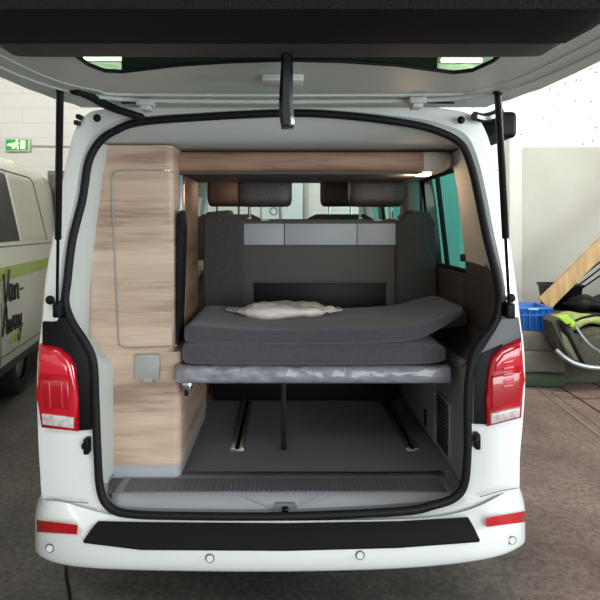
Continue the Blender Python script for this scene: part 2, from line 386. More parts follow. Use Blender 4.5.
# nose cap
cap = [p for p in front if p.z <= 1.27]
cap.sort(key=lambda p: math.atan2(p.z-.9, p.x)); 
bm.faces.new([bm.verts.new(p) for p in cap])
o = obj('body_shell', bm, PAINT, van, angle=50)
ws = [p for p in front if p.z > 1.24]; ws.sort(key=lambda p: math.atan2(p.z-1.6, p.x))
bm = bmesh.new(); bm.faces.new([bm.verts.new(p) for p in ws]); obj('windscreen', bm, GLASSC, van)
for (Y0, Y1) in ((.48, 1.20), (1.45, 2.7), (2.9, 3.65)):
    for sgn in (-1, 1):
        bm = bmesh.new()
        for i in range(NR):
            if is_win(i, Y0, Y1) and R_out[i].x*sgn > 0:
                a, b2 = R_out[i], R_out[(i+1) % NR]; k = .995
                bm.faces.new([bm.verts.new((a.x*k, Y0, a.z)), bm.verts.new((b2.x*k, Y0, b2.z)), bm.verts.new((b2.x*k, Y1, b2.z)), bm.verts.new((a.x*k, Y1, a.z))])
        bmesh.ops.remove_doubles(bm, verts=bm.verts, dist=1e-4)
        obj('side_window', bm, GLASSV, van)
# door seal
sl = mixl(Sw, Ow, .0, .005)
o = tubeo('door_seal', sl, .0165, RUB, van, closed=True, seg=10)
# inner lining rings
def inner(p, Y):
    z = p.z; hw = abs(p.x)
    full_ = hw-(.12 if (p.x < 0 and Y < .4) else .075)
    xi = full_ if z > 1.12 else .745+max(0, (z-1.0)/.12)*(full_-.745) if z > 1.0 else min(hw, .745)
    zi = min(1.95 if Y < 2.8 else 2.07, max(.47, z))
    if z > 1.95: xi = min(hw, .80)
    return Vector((math.copysign(xi if hw > .7 else hw, p.x), Y, zi))
def tr(p, Y, k):
    q = inner(p, Y); return q
I0 = [inner(p, .22) for p in R_out]
A0 = mixl(Sw, Ow, -.02, .02); A1 = [a.lerp(b, .28)+Vector((0, .02, 0)) for a, b in zip(Sw, I0)]; A2 = [a.lerp(b, .85) for a, b in zip(Sw, I0)]
inn = [A0, A1, A2]+[[inner(p, y) for p in R_out] for y in [.36]+ys[1:]]
iy = [None, None, None, .36]+ys[1:]
faces = []
for j in range(len(inn)-1):
    for i in range(NR):
        if iy[j] is not None and is_win(i, iy[j], iy[j+1]): continue
        faces.append([inn[j][i], inn[j][(i+1) % NR], inn[j+1][(i+1) % NR], inn[j+1][i]])
groups = {'headliner': [], 'pillar_trim': [], 'side_trim': [], 'lower_trim': [], 'left_trim': []}
for f in faces:
    c = sum(f, Vector())/4
    if c.z > 1.89 and abs(c.x) < .81: k = 'headliner'
    elif c.z < .515 and c.y > .25: continue
    elif c.z < .535: k = 'lower_trim'
    elif c.x < 0: k = 'left_trim'
    elif c.z > 1.43: k = 'pillar_trim'
    elif c.z > 1.02: k = 'side_trim'
    else: k = 'lower_trim'
    groups[k].append(f)
for k, m in (('headliner', TRIMW), ('pillar_trim', TRIMB), ('side_trim', TRIMD), ('lower_trim', TRIMG), ('left_trim', TRIMW)):
    key = lambda p: (round(p.x, 4), round(p.y, 4), round(p.z, 4))
    par = {}
    def find(a):
        while par.setdefault(a, a) != a: a = par[a]
        return a
    for f in groups[k]:
        for p in f[1:]: par[find(key(p))] = find(key(f[0]))
    isl = {}
    for f in groups[k]: isl.setdefault(find(key(f[0])), []).append(f)
    for fs in isl.values():
        bm = bmesh.new()
        for f in fs: bm.faces.new([bm.verts.new(p) for p in f])
        bmesh.ops.remove_doubles(bm, verts=bm.verts, dist=1e-4)
        obj(k, bm, m, van, angle=60)
# window frames inside (dark rubber lines)
for sgn in (-1, 1):
    for (Y0, Y1) in ((.48, 1.2), (1.45, 2.7)):
        xs = .845
        zs = (1.375, 1.865)
        bm = bmesh.new()
        q = [Vector((sgn*(.862), Y0, 1.38)), Vector((sgn*(.805), Y0, 1.86)), Vector((sgn*.805, Y1, 1.86)), Vector((sgn*.862, Y1, 1.38))]
        tube(bm, q, .014, closed=True, seg=6)
        obj('window_seal', bm, RUB, van)
# mullion of the sliding rear window
tubeo('window_divider', [(.865, .86, 1.38), (.80, .83, 1.87)], .013, RUB, van)
# floor
boxo('cargo_floor', -.80, .80, .12, 4.4, .44, .5, CARPET, van)
boxo('chassis', -.7, .7, .25, 4.6, .30, .43, BLK, van)
# sill trim
bm = bmesh.new()
prof = [(.34, .503), (.25, .506), (.16, .508), (.12, .505), (.09, .494), (.07, .475), (.055, .455), (.05, .44)]
stn = [(-.70, 1), (-.66, 1), (-.5, 1), (-.2, 1), (0, 1), (.3, 1), (.5, 1), (.62, 1), (.70, 1)]
L = []
for x, _ in stn:
    e = max(0, abs(x)-.6)*.3
    L.append([Vector((x, y+e*.4, z+(e*.6 if y < .1 else 0))) for y, z in prof])
loft(bm, L, closed=False); si = obj('sill_trim', bm, SILL, van)
md = si.modifiers.new('so', 'SOLIDIFY'); md.thickness = .02; md.offset = -1
# ribbed band on the sill
bm = bmesh.new(); 
wbox(bm, -.665, .665, .125, .255, .506, .5095)
for k in range(66):
    x = -.65+k*.02
    wbox(bm, x, x+.006, .13, .25, .509, .5125)
obj('sill_band', bm, SILLR, si)
# sill latch
bm = bmesh.new(); prism(bm, [P(273,511,.06), P(276,502,.075), P(295,502,.075), P(298,511,.06)], (0, -.012, 0), .003)
la = obj('latch_plate', bm, SILLR, si)
boxo('striker', -.012, .014, .03, .06, .455, .482, GLOSSB, si, .004)
tubeo('sill_crease', [P(245,497,.075), P(258,503,.062), P(272,508,.05)], .002, TRIMG, si)
tubeo('sill_crease', [P(325,495,.075), P(312,501,.062), P(298,507,.05)], .002, TRIMG, si)
# floor rails
for nm, x, y0, y1 in (('l', -.234, .60, 1.42), ('r', .625, .60, 1.42)):
    bm = bmesh.new(); wbox(bm, x-.034, x-.009, y0, y1, .50, .510, .002); wbox(bm, x+.009, x+.034, y0, y1, .50, .510, .002)
    wbox(bm, x-.034, x+.034, y0-.015, y0, .50, .508, .002)
    o = obj('floor_rail', bm, ALU, van); boxo('rail_slot', x-.009, x+.009, y0, y1, .5, .503, BLK, o)
# right lower panel: grille, latch, panel line
bm = bmesh.new(); wbox(bm, .735, .748, .36, .57, .545, .80, .006); g = obj('vent_grille', bm, TRIMG, van)
bm = bmesh.new()
for k in range(13):
    for q in range(3):
        z = .56+k*.018; wbox(bm, .731, .737, .375+q*.065, .43+q*.065, z, z+.009)
obj('vent_slots', bm, BLK, g)
boxo('panel_latch', .728, .748, .78, .82, .55, .64, BLK, van, .006)
boxo('lower_panel', .733, .75, .62, 1.3, .52, 1.0, TRIMG, van, .01)
# D-pillar screw cap, lamp at the end of the overhead locker
c = P(464, 257, .25); o = boxo('screw_cap', c.x-.012, c.x+.008, c.y, c.y+.02, c.z-.02, c.z+.012, BLK, van, .004)
# arm rest ledge on right side trim
bm = loft(bmesh.new(), [rsect(.70, .5, 1.35, 1.10, 1.16, .02), rsect(.86, .5, 1.35, 1.12, 1.2, .02)], cap0=True, cap1=True); obj('side_ledge', bm, TRIMD, van)
bm = loft(bmesh.new(), [rsect(.84, .5, 1.35, 1.20, 1.37, .02), rsect(.885, .5, 1.35, 1.18, 1.37, .02)], cap0=True, cap1=True); obj('side_pocket', bm, TRIMD, van)

# ---- bumper
st = [(35,.20,492,520,548),(34.5,.10,494,519,552),(38,.02,497,521,558),(52,-.035,499,527,565),(78,-.075,506,538,569.5),(120,-.09,519,546,572),(200,-.1,521,549,573.5),(285,-.105,521,549,574),
      (380,-.1,520,547,572),(440,-.09,518,544,568),(478,-.075,508,538,563),(502,-.035,494,527,558),(517,.02,490,518,551),(526,.10,487,514,545),(525,.20,486,513,541)]
rows = []
for px, Y, a, r_, b3 in st:
    inset = .09 if 90 < px < 475 else .035
    if px in (78, 478): inset = .07
    sh = (6.5 if px < 200 else -6.5) if (px < 40 or px > 515) else 0
    row = [P(px+sh, a, Y+inset), P(px+sh*.3, a+(r_-a)*.35, Y+inset*.62), P(px, r_-3, Y+.006), P(px, r_+1, Y-.002), P(px, (r_+b3)/2, Y-.002), P(px, b3-3, Y+.008), P(px, b3, Y+.03)]
    e = row[-1]; row.append(Vector((e.x*.97, e.y+.1, e.z-.0)))
    rows.append(row)
bm = loft(bmesh.new(), rows, closed=False)
bp = obj('rear_bumper', bm, PAINT, van); subs(bp, 2)
bm = bmesh.new()   # step pad
T = [(98,521),(150,522),(285,523),(400,521),(468,517)]; B = [(83,541),(140,548),(285,549),(400,546),(480,540)]
ro = []
def yb(px): return -.075 if px in (98,83,468,480) else -.1
for t_, b4 in zip(T, B):
    p = P(t_[0], t_[1], -.04); q = P(b4[0], b4[1], -.116 if b4[0] not in (83,480) else -.1)
    ro.append([p+Vector((0, 0, -.03)), p, p.lerp(q, .5)+Vector((0, -.004, .004)), q, q+Vector((0, .008, -.012)), q+Vector((0, .04, -.012))])
loft(bm, ro, closed=False, cap0=False); bm.faces.new([bm.verts.new(v) for v in ro[0]]); bm.faces.new([bm.verts.new(v) for v in ro[-1]])
obj('step_pad', bm, BLKS, van, angle=25)
for pts, Y in (([(36.5,520),(37,532),(77,534.5),(78,525)], None), ([(486,518),(487,527),(525.5,522),(525.5,511)], None)):
    bm = bmesh.new(); n = 8; L = []
    left = pts[0][0] < 200
    for k in range(n+1):
        t = k/n
        if left: top = Vector((pts[0][0], pts[0][1])).lerp(Vector((pts[3][0], pts[3][1])), t); bot = Vector(pts[1]).lerp(Vector(pts[2]), t)
        else: top = Vector(pts[0]).lerp(Vector(pts[3]), t); bot = Vector(pts[1]).lerp(Vector(pts[2]), t)
        xs = [s_[0] for s_ in st]; px = top.x
        seg_ = st[1:7] if left else st[9:14]
        Yv = None
        for s0, s1 in zip(seg_, seg_[1:]):
            if s0[0] <= px <= s1[0]: u = (px-s0[0])/(s1[0]-s0[0]); Yv = s0[1]*(1-u)+s1[1]*u
        if Yv is None: Yv = .04
        L.append([P(top.x, top.y, Yv+.012), P(top.x, top.y, Yv-.014), P(bot.x, bot.y, Yv-.014), P(bot.x, bot.y, Yv+.012)])
    loft(bm, L, closed=True, cap0=True, cap1=True); obj('bumper_reflector', bm, REFL, van)
for px, py, Y in ((50,548,-.03), (210,558,-.103), (360,555,-.103), (512,540,-.005)):
    c = P(px, py, Y)
    bm = bmesh.new(); bmesh.ops.create_circle(bm, cap_ends=True, segments=20, radius=.0125); bmesh.ops.rotate(bm, verts=bm.verts, matrix=Matrix.Rotation(math.pi/2, 3, 'X'))
    r_ = bmesh.ops.extrude_face_region(bm, geom=bm.faces[:]); bmesh.ops.translate(bm, verts=[v for v in r_['geom'] if isinstance(v, bmesh.types.BMVert)], vec=(0, -.006, 0)); bmesh.ops.translate(bm, verts=bm.verts, vec=c)
    o = obj('parking_sensor', bm, PAINT, van)
    bm = bmesh.new(); tube(bm, [c+Vector((.0155*math.cos(a_), -.002, .0155*math.sin(a_))) for a_ in [k*math.pi/10 for k in range(20)]], .0018, closed=True, seg=6); obj('sensor_ring', bm, mat('ring_grey', '55575A', .6) if 'ring_grey' not in MATS else MATS['ring_grey'], o)
# ---- tail lights
def taillight(pts, clear_y, sgn):
    front_ = [P(x, y, -.014) for x, y in pts]
    bm = bmesh.new(); prism(bm, front_, (0, .12, 0), 0)
    bmesh.ops.bevel(bm, geom=[e for e in bm.edges if abs(e.verts[0].co.y+.014) < 1e-5 and abs(e.verts[1].co.y+.014) < 1e-5], offset=.022, segments=4, profile=.6, affect='EDGES')
    t = obj('tail_light', bm, RED, van, angle=60)
    return t
def sub_lens(parent, name, pts, m, y=.005, bev=.006):
    bm = bmesh.new(); prism(bm, [P(a, b4, y-.026) for a, b4 in pts], (0, .02, 0), bev); return obj(name, bm, m, parent)
tl = taillight([(37,345),(58,349),(68,357),(74,368),(77,400),(77,433),(40,429),(36,395)], 415, -1)
sub_lens(tl, 'reversing_lens', [(41,414),(73,418),(73,429),(42,425)], CLEAR, .003)
sub_lens(tl, 'indicator_lens', [(40,352),(56,355),(66,366),(67,376),(40,374)], REDL, .004)
sub_lens(tl, 'brake_lens', [(40,379),(68,381),(70,410),(42,407)], REDD, .006)
for k in range(2): sub_lens(tl, 'lens_rib', [(48+k*12,381),(49.5+k*12,381),(51+k*12,408),(49+k*12,408)], REDL, .003, .002)
tr_ = taillight([(489,372),(493,357),(503,348),(523,339),(525,380),(523,419),(488,428),(487,400)], 410, 1)
sub_lens(tr_, 'reversing_lens', [(491,414),(521,407),(520,417),(491,425)], CLEAR, .003)
sub_lens(tr_, 'indicator_lens', [(496,364),(504,354),(521,346),(521,366),(495,372)], REDL, .004)
sub_lens(tr_, 'brake_lens', [(492,377),(521,371),(521,401),(491,410)], REDD, .006)
for k in range(5): sub_lens(tr_, 'lens_rib', [(504,362+k*6),(514,360+k*6),(514,363+k*6),(504,365+k*6)], REDL, .0015, .002)
# black shrouds between light and seal
bm = bmesh.new(); prism(bm, [P(x, y, .012) for x, y in [(42,322),(58,322),(59,316),(66,318),(80,340),(90,358),(91,430),(78,431),(70,395),(66,366),(55,352),(42,350)]], (0, .03, 0), .004); obj('light_shroud', bm, BLK, van)
bm = bmesh.new(); prism(bm, [P(x, y, .012) for x, y in [(501,318),(519,318),(522,338),(516,349),(500,360),(494,372),(492,424),(472,424),(474,372),(482,350),(497,330)]], (0, .03, 0), .004); obj('light_shroud', bm, mat('shroud_grey', '54565C', .45), van)
bm = bmesh.new(); prism(bm, [P(x, y, .008) for x, y in [(489,350),(503,344),(502,347),(500,360),(494,372),(492,425),(474,424),(475,372),(482,353)]], (0, .01, 0), .002); obj('shroud_insert', bm, BLK, van)
# latches, bolts, stops on the body
for c, r_ in ((P(97,118,.085), .016), (P(461,120,.085), .016), (P(50,300,.01), .018), (P(511,298,.01), .018)):
    bm = bmesh.new(); bmesh.ops.create_uvsphere(bm, u_segments=14, v_segments=8, radius=r_); bmesh.ops.scale(bm, verts=bm.verts, vec=(1, .7, 1)); bmesh.ops.translate(bm, verts=bm.verts, vec=c); obj('stop_buffer', bm, BLK, van)
for c in (P(86,447,.0), P(478,442,.0)):
    bm = bmesh.new(); wbox(bm, c.x-.010, c.x+.010, -.004, .05, c.z-.03, c.z+.03, .004); wbox(bm, c.x-.016, c.x-.002, -.01, .03, c.z-.006, c.z+.014, .004); obj('catch_block', bm, BLK, van)
for c in (P(80,117,.12), P(78,123,.12)):
    boxo('hinge_bolt', c.x-.012, c.x+.006, .1, .16, c.z-.009, c.z+.009, BLK, van, .003)
# badge-like seam lines of the body/bumper joint
tubeo('panel_gap', [P(42,499,.02), P(62,501,-.012), P(88,503,-.01)], .0022, mat('gap_grey', '7F8482', .8), van, seg=5)
tubeo('panel_gap', [P(518,488,.02), P(500,491,-.012), P(480,497,-.01)], .0022, MATS['gap_grey'], van, seg=5)

# ---- tailgate
ZT = 2.05
def zt(d): return ZT+(.012 if d > 2.2 else 0) + max(0, 1.25-d)*.3
outer2 = [(-.80,2.36),(-.82,2.2),(-.85,2.0),(-.868,1.8),(-.875,1.55),(-.87,1.3),(-.85,1.05),(-.80,.92),(.79,.92),(.85,1.05),(.865,1.3),(.87,1.55),(.86,1.8),(.845,2.0),(.81,2.2),(.79,2.36)]
inner2 = [(-.555,1.35),(-.56,1.60),(-.555,1.70),(-.53,1.765),(-.48,1.775),(-.3,1.70),(-.15,1.665),(0,1.648),(.15,1.66),(.32,1.70),(.50,1.785),(.55,1.76),(.575,1.66),(.575,1.35)]
def flat_hole(outer, holes, zf, name, m, parent, thick, zoff=0):
    def dens(L):
        out = []
        for a, b5 in zip(L, L[1:]+L[:1]):
            n = max(1, int((Vector(b5)-Vector(a)).length/.12))
            for k in range(n): out.append(Vector(a).lerp(Vector(b5), k/n))
        return out
    loops = [dens(outer)]+[dens(h) for h in holes]
    pts = [p for L in loops for p in L]
    tri = geometry.tessellate_polygon([[Vector((p.x, p.y, 0)) for p in L] for L in loops])
    bm = bmesh.new(); vs = [bm.verts.new((p.x, p.y-DC, zf(p.y)+zoff)) for p in pts]
    for t in tri:
        try: bm.faces.new([vs[i] for i in t])
        except ValueError: pass
    for f in bm.faces:
        f.normal_update()
        if f.normal.z < 0: f.normal_flip()
    me = bpy.data.meshes.new(name); bm.to_mesh(me); bm.free()
    o = bpy.data.objects.new(name, me); C.objects.link(o); setm(o, m); o.parent = parent; o.matrix_parent_inverse = PINV.get(parent.name, Matrix.Identity(4))
    s = o.modifiers.new('so', 'SOLIDIFY'); s.thickness = thick; s.offset = 1
    return o
tg = flat_hole(outer2, [inner2], zt, 'tailgate', TGATE, van, .008)
# glass with black frit
gl = flat_hole([(-.70,1.25),(-.70,2.13),(.70,2.13),(.70,1.25)], [], zt, 'tailgate_glass', GLASS, tg, .005, .062)
tubeo('glass_seal', [Vector((x, y-DC, zt(y)+.004)) for x, y in inner2], .006, RUB, tg, closed=True)
outskin = flat_hole([(x*1.01, y) for x, y in outer2], [[(-.68,1.27),(-.68,2.11),(.68,2.11),(.68,1.27)]], zt, 'outer_skin', PAINT, tg, .02, .068)
rimo = [Vector((x, y-DC, zt(y)+.045)) for x, y in outer2]
tubeo('edge_fold', rimo, .04, TGATE, tg, closed=True, seg=10)
# lower inner panel of the tailgate: lip, dark face, felt
def lip_rows(prof, x0, x1, m, name, endr=.06):
    L = []
    n = 24
    for k in range(n+1):
        u = -1+2*k/n; x = (x0+x1)/2+(x1-x0)/2*u
        e = 1-max(0, (abs(u)-.9)/.1)**2*.5
        L.append([Vector((x, d-DC, ZT+.03-(ZT+.03-z)*e)) for d, z in prof])
    return obj(name, loft(bmesh.new(), L, closed=True, cap0=True, cap1=True), m, tg, angle=35)
def zy(py, d): return H+(VY-py)*d/F
lip_rows([(1.50, ZT+.01), (1.475, zy(57, 1.475)), (1.44, zy(55.5, 1.44)), (1.37, zy(43.5, 1.37)), (1.35, ZT+.03), (1.5, ZT+.03)], -.71, .675, TGLIP, 'panel_lip')
lip_rows([(1.372, ZT+.03), (1.37, zy(43.8, 1.37)), (1.30, zy(33, 1.30)), (1.20, zy(8, 1.20)), (1.19, ZT+.03)], -.76, .70, TGDARK, 'lower_panel')
lip_rows([(1.20, ZT+.03), (1.20, zy(9, 1.20)), (1.12, zy(-16, 1.12)), (1.0, zy(-50, 1.0)), (.98, ZT+.03)], -.80, .78, TGFELT, 'felt_panel')
# ridges pressed into the tailgate frame
def onz(pts, off=-.002): return [Vector((x, d-DC, zt(d)+off)) for x, d in pts]
tubeo('frame_ridge', catmull(onz([(-.845,1.25),(-.80,1.8),(-.70,2.06),(-.55,2.17),(-.2,2.2),(.2,2.2),(.55,2.17),(.70,2.06),(.79,1.8),(.83,1.25)], .003), 5, False), .008, TGATE, tg)
tubeo('frame_ridge', catmull(onz([(-.78,1.25),(-.73,1.8),(-.63,2.0),(-.5,2.08),(.5,2.08),(.63,2.0),(.72,1.8),(.77,1.25)], .002), 5, False), .005, TGATE, tg)
tubeo('trim_gap', catmull(onz([(-.60,2.20),(-.3,2.235),(0,2.245),(.3,2.235),(.62,2.2)]), 5, False), .004, BLK, tg)
for x, d in ((-.505, 2.18), (.47, 2.14)):
    bm = bmesh.new(); wbox(bm, x-.03, x+.03, d-DC-.03, d-DC+.03, zt(d)-.02, zt(d)+.004, .005); wbox(bm, x-.018, x+.018, d-DC-.02, d-DC+.04, zt(d)-.034, zt(d)-.016, .004); obj('trim_clip', bm, TRIMW, tg)
bm = bmesh.new(); wbox(bm, -.07, .055, 1.78-DC, 1.86-DC, zt(1.8)-.022, zt(1.8), .006); obj('wiper_cover', bm, TGATE, tg)
# pull strap
xs0 = .003; d0 = 1.46
pts = [Vector((xs0-.018, d0-.02-DC, zy(48, 1.44))), Vector((xs0-.018, d0-.03-DC, zy(70, 1.43))), Vector((xs0-.015, d0-.03-DC, zy(100, 1.43))), Vector((xs0-.008, d0-.03-DC, zy(120, 1.43)))]
bm = bmesh.new()
def ribbon(bm, cl, wv, th):
    L = []
    for i, p in enumerate(cl):
        L.append([p-wv/2-th/2, p+wv/2-th/2, p+wv/2+th/2, p-wv/2+th/2])
    return loft(bm, L, cap0=True, cap1=True)
yy = 1.43-DC
prof = [(286,46),(287,60),(286.5,80),(286,100),(286.5,115),(287.5,122),(287.5,124.5)]
L = []
for (px, py), wd in zip(prof, (10, 12, 13, 14, 15, 14.5, 13.5)):
    a = P(px-wd/2, py, yy); b6 = P(px+wd/2, py, yy); bul = .004
    L.append([a, a.lerp(b6, .25)+Vector((0, -bul-.004, 0)), a.lerp(b6, .75)+Vector((0, -bul-.004, 0)), b6, b6+Vector((0, .012, 0)), a+Vector((0, .012, 0))])
loft(bm, L, cap0=True, cap1=True)
L = []
for (px, py), wd in zip(prof, (10, 12, 13, 14, 15, 14.5, 13.5)):
    a = P(px-wd/2, py, yy+.05); b6 = P(px+wd/2, py, yy+.05); t = 1-(py-46)/80
    s_ = Vector((0, .05*t, 0)); a = a+s_; b6 = b6+s_
    L.append([a, b6, b6+Vector((0, .008, 0)), a+Vector((0, .008, 0))])
loft(bm, L, cap0=True, cap1=True); wbox(bm, P(281,0,yy).x, P(294,0,yy).x, yy, yy+.058, P(0,124.5,yy).z-.003, P(0,122,yy).z, .002)
obj('pull_strap', bm, GLOSSB, tg)
c = P(286, 50, 1.45-DC); boxo('strap_mount', c.x-.04, c.x+.04, c.y-.02, c.y+.03, c.z-.006, c.z+.02, BLK, tg, .004)
# gas struts
for top, bot, mid in (((60,91,2.0-DC), (57,311,-.03), .64), ((498,95,2.03-DC), (509.5,312,-.03), .63)):
    a = P(*top); b7 = P(*bot); m_ = a.lerp(b7, mid)
    s = tubeo('gas_strut', [a, a.lerp(b7, .02), m_], .0125, STRUTM, van, seg=14)
    tubeo('strut_rod', [m_, b7], .006, STRUTM, s, seg=10)
    bm = bmesh.new(); bmesh.ops.create_uvsphere(bm, u_segments=12, v_segments=8, radius=.016, matrix=Matrix.Translation(a+Vector((0, 0, .01)))); obj('ball_joint', bm, BLK, s)
    bm = bmesh.new(); wbox(bm, b7.x-.013, b7.x+.018, b7.y-.015, .05, b7.z-.025, b7.z+.035, .006); obj('strut_bracket', bm, BLK, s)
# ribbed cable sleeve at the left hinge, and smooth one at right
pts = catmull([P(74,89,2.0-DC), P(90,96,-.25), P(104,104,-.16), P(118,110,-.06), P(131,114,.0), P(141,118,.06)], 14, False)
o = tubeo('cable_sleeve', pts, .012, RUB, van, seg=10, rfun=lambda t: (.019 if (t < .07 or t > .93) else .012+.004*(math.sin(t*95*math.pi/2) > 0)))
o = tubeo('hinge_arm', catmull([P(500,112,.15), P(492,116,.12), P(482,118,.1), P(474,116,.08)], 5, False), .02, GLOSSB, van, seg=8)
# awning case along the right roof edge
bm = bmesh.new(); wbox(bm, .93, 1.02, .3, 3.2, 1.985, 2.10, .02, 3); obj('awning_case', bm, BLK, van)
# raised pop-top, invented to darken the middle of the tailgate glass
bm = bmesh.new(); L = [rsect(x, .9, 4.0, 2.09, 2.62, .04) for x in (-.88, .82)]; loft(bm, L, cap0=True, cap1=True); obj('added_pop_top', bm, mat('pop_top_dark', '2B2C30', .9, bump=.3), van)
bm = bmesh.new(); L = [rsect(x, .75, 4.1, 2.62-.01, z1, .04) for x, z1 in ((-.91, 2.69), (-.8, 2.72), (.75, 2.72), (.86, 2.69))]; loft(bm, L, cap0=True, cap1=True); obj('added_pop_top_lid', bm, mat('lid_grey', '3B3E42', .5), van)
# wheels
for x, y in ((-.86, .98), (.86, .98), (-.86, 3.95), (.86, 3.95)):
    def wheel(parent, x, y, ax=Vector((1, 0, 0)), r=.33):
        bm = bmesh.new(); s_ = [(-.10, .20), (-.115, .28), (-.10, .32), (-.06, .333), (.06, .333), (.10, .32), (.115, .28), (.10, .20)]
        n = 32; rows = []
        ay = Vector((0, 0, 1)).cross(ax)
        for k in range(n):
            a_ = 2*math.pi*k/n
            rows.append([Vector((x, y, .333))+ax*u+(ay*math.cos(a_)+Vector((0, 0, 1))*math.sin(a_))*rr for u, rr in s_])
        rows.append(rows[0]); loft(bm, rows, closed=False); bmesh.ops.remove_doubles(bm, verts=bm.verts, dist=1e-5)
        w_ = obj('wheel', bm, TYRE, parent)
        bm = bmesh.new()
        for u in (-.07, .07):
            vs = [bm.verts.new(Vector((x, y, .333))+ax*u+(ay*math.cos(2*math.pi*k/24)+Vector((0, 0, 1))*math.sin(2*math.pi*k/24))*.205) for k in range(24)]; bm.faces.new(vs)
        obj('rim', bm, ALU, w_); return w_
    wheel(van, x, y)
# tow hitch / exhaust stubs under the bumper
for px in (327, 345):
    c = P(px, 567, .2); bm = bmesh.new(); bmesh.ops.create_cone(bm, cap_ends=True, segments=14, radius1=.035, radius2=.035, depth=.07, matrix=Matrix.Translation((c.x, .2, c.z+.02)) @ Matrix.Rotation(math.pi/2, 4, 'Y')); obj('underbody_pipe', bm, BLK, van)
# cable on the ground
tag(tubeo('ground_cable', catmull([fpt(66,569)+Vector((0,0,.008)), fpt(66.5,580)+Vector((0,0,.008)), fpt(69,592)+Vector((0,0,.008)), fpt(71,606)+Vector((0,0,.008)), fpt(80,640)+Vector((0,0,.008))], 5, False), .007, BLK), 'thin black cable on the concrete under the left of the bumper', 'cable')

# ================================================================= VAN FURNITURE
# ---- wardrobe
wd = thing('wardrobe_cabinet', (-.61, .27, .5), 'tall light oak wardrobe with rounded corner in left rear of van', 'cabinet')
def rcol(bm, x0, x1, y0, y1, z0, z1, r=.035, n=7):
    sec = [(x0, y0)]+[(x1-r+r*math.sin(a), y0+r-r*math.cos(a)) for a in [math.pi/2*k/(n-1) for k in range(n)]]+[(x1, y1), (x0, y1)]
    L = [[Vector((a, b8, z)) for a, b8 in sec] for z in (z0, z1)]
    return loft(bm, L, cap0=True, cap1=True)
fx = -.452
bm = rcol(bmesh.new(), -.80, fx, .27, 1.12, .555, 1.05); obj('carcass', bm, OAK, wd)
boxo('filler_strip', -.885, -.70, .275, 1.0, .95, 1.50, OAK, wd)
bm = rcol(bmesh.new(), -.84, -.485, .27, .42, 1.05, 1.945); obj('upper_carcass', bm, OAK, wd)
bm = rcol(bmesh.new(), -.79, fx-.004, .274, 1.12, .502, .555); obj('plinth', bm, mat('plinth_grey', 'A5ABB0', .5), wd)
dl = [P(x, y, .265) for x, y in [(121,345.5),(118.5,338),(112,184),(112,178),(114,173),(119,171),(170,170.5),(177,171)]]
dp = [P(119,345,.262), P(112,180,.262), P(114,173,.262), P(120,170.5,.262), P(168,170.5,.262), P(172,347,.262), P(123,348,.262)]
bm = bmesh.new(); prism(bm, dp, (0, .012, 0), .002); dr = obj('door', bm, OAK, wd)
edge = catmull([P(177,345.5,.262), P(150,347,.259), P(127,347.5,.259), P(120.5,345,.259), P(118.5,338,.259), P(115,262,.259), P(111.8,184,.259), P(112.5,175,.259), P(118,170.8,.259), P(150,170.3,.259), P(166,170.5,.259), P(173,172,.29)], 5, False)
tubeo('door_edging', edge, .0028, ALU, dr, seg=6)
# socket cover
bm = bmesh.new(); p0 = P(135,354,.262); p1 = P(160,379,.262); wbox(bm, p0.x, p1.x, .25, .272, p1.z, p0.z, .004); sk = obj('socket_cover', bm, GREYP, wd)
bm = bmesh.new(); a = P(143,378,.255); b9 = P(153,382.5,.255); wbox(bm, a.x, b9.x, .246, .27, b9.z, a.z+.005, .003); obj('cover_tab', bm, GREYP, sk)
# sliding shutter side: dark recess, grey strip, wooden door leaf
boxo('side_recess', -.55, -.505, .42, .48, 1.0, 1.90, BLK, wd)
boxo('side_rail', -.53, -.478, .47, .53, 1.0, 1.90, ALU, wd, .003)
boxo('side_panel', -.53, -.478, .56, .98, 1.05, 1.86, OAKD, wd, .01)
boxo('side_top', -.8, -.475, .42, 1.0, 1.86, 1.945, OAKD, wd, .01)
boxo('inner_back', -.80, -.56, .42, 1.0, 1.05, 1.88, BLK, wd)
# handle strap at the gap
bm = bmesh.new(); prism(bm, [P(177,215,.3), P(181,210,.3), P(183,228,.3), P(179,345,.3), P(177,345,.3)], (0, .12, 0), .003); obj('shutter_grip', bm, RUB, wd)
# kitchen unit
kt = thing('kitchen_cabinet', (-.6, 2.2, .5), 'low oak kitchen cabinet along the left wall beyond the wardrobe', 'cabinet')
boxo('carcass', -.80, -.50, 1.14, 2.2, .5, 1.30, OAKD, kt, .01); boxo('worktop', -.80, -.49, 1.14, 2.2, 1.30, 1.335, GREYP, kt, .008)
# ---- overhead light bar
ol = thing('overhead_locker', (0, .45, 1.93), 'oak-fronted overhead locker spanning the rear ceiling above the bed', 'locker')
c0 = P(176,151,.4); c1 = P(424,151,.4); z0 = P(0,171,.4).z; 
bm = loft(bmesh.new(), [rsect(x, .40, .95, z0, 1.935, .03) for x in (c0.x-.02, c1.x)], cap0=True, cap1=True); obj('locker_front', bm, OAKD, ol)
bm = loft(bmesh.new(), [rsect(c1.x, .40, .95, z0-.003, 1.937, .03), rsect(c1.x+.10, .41, .95, z0+.0, 1.937, .03), rsect(P(452,0,.45).x, .45, .93, z0+.03, 1.935, .03)], cap0=True, cap1=True); obj('end_cap', bm, TRIMB, ol)
boxo('lower_rail', c0.x, c1.x, .43, .95, z0-.012, z0, TRIMD, ol)
lc = P(424,171,.45); boxo('reading_lamp', lc.x-.03, lc.x+.03, .43, .5, z0-.018, z0-.004, mat('lamp_lens', 'FFF4E0', .4, emit='FFE2B8', es=3), ol, .004)
pl = bpy.data.lights.new('reading_light', 'POINT'); pl.energy = .8; pl.color = (1, .72, .5); pl.shadow_soft_size = .03
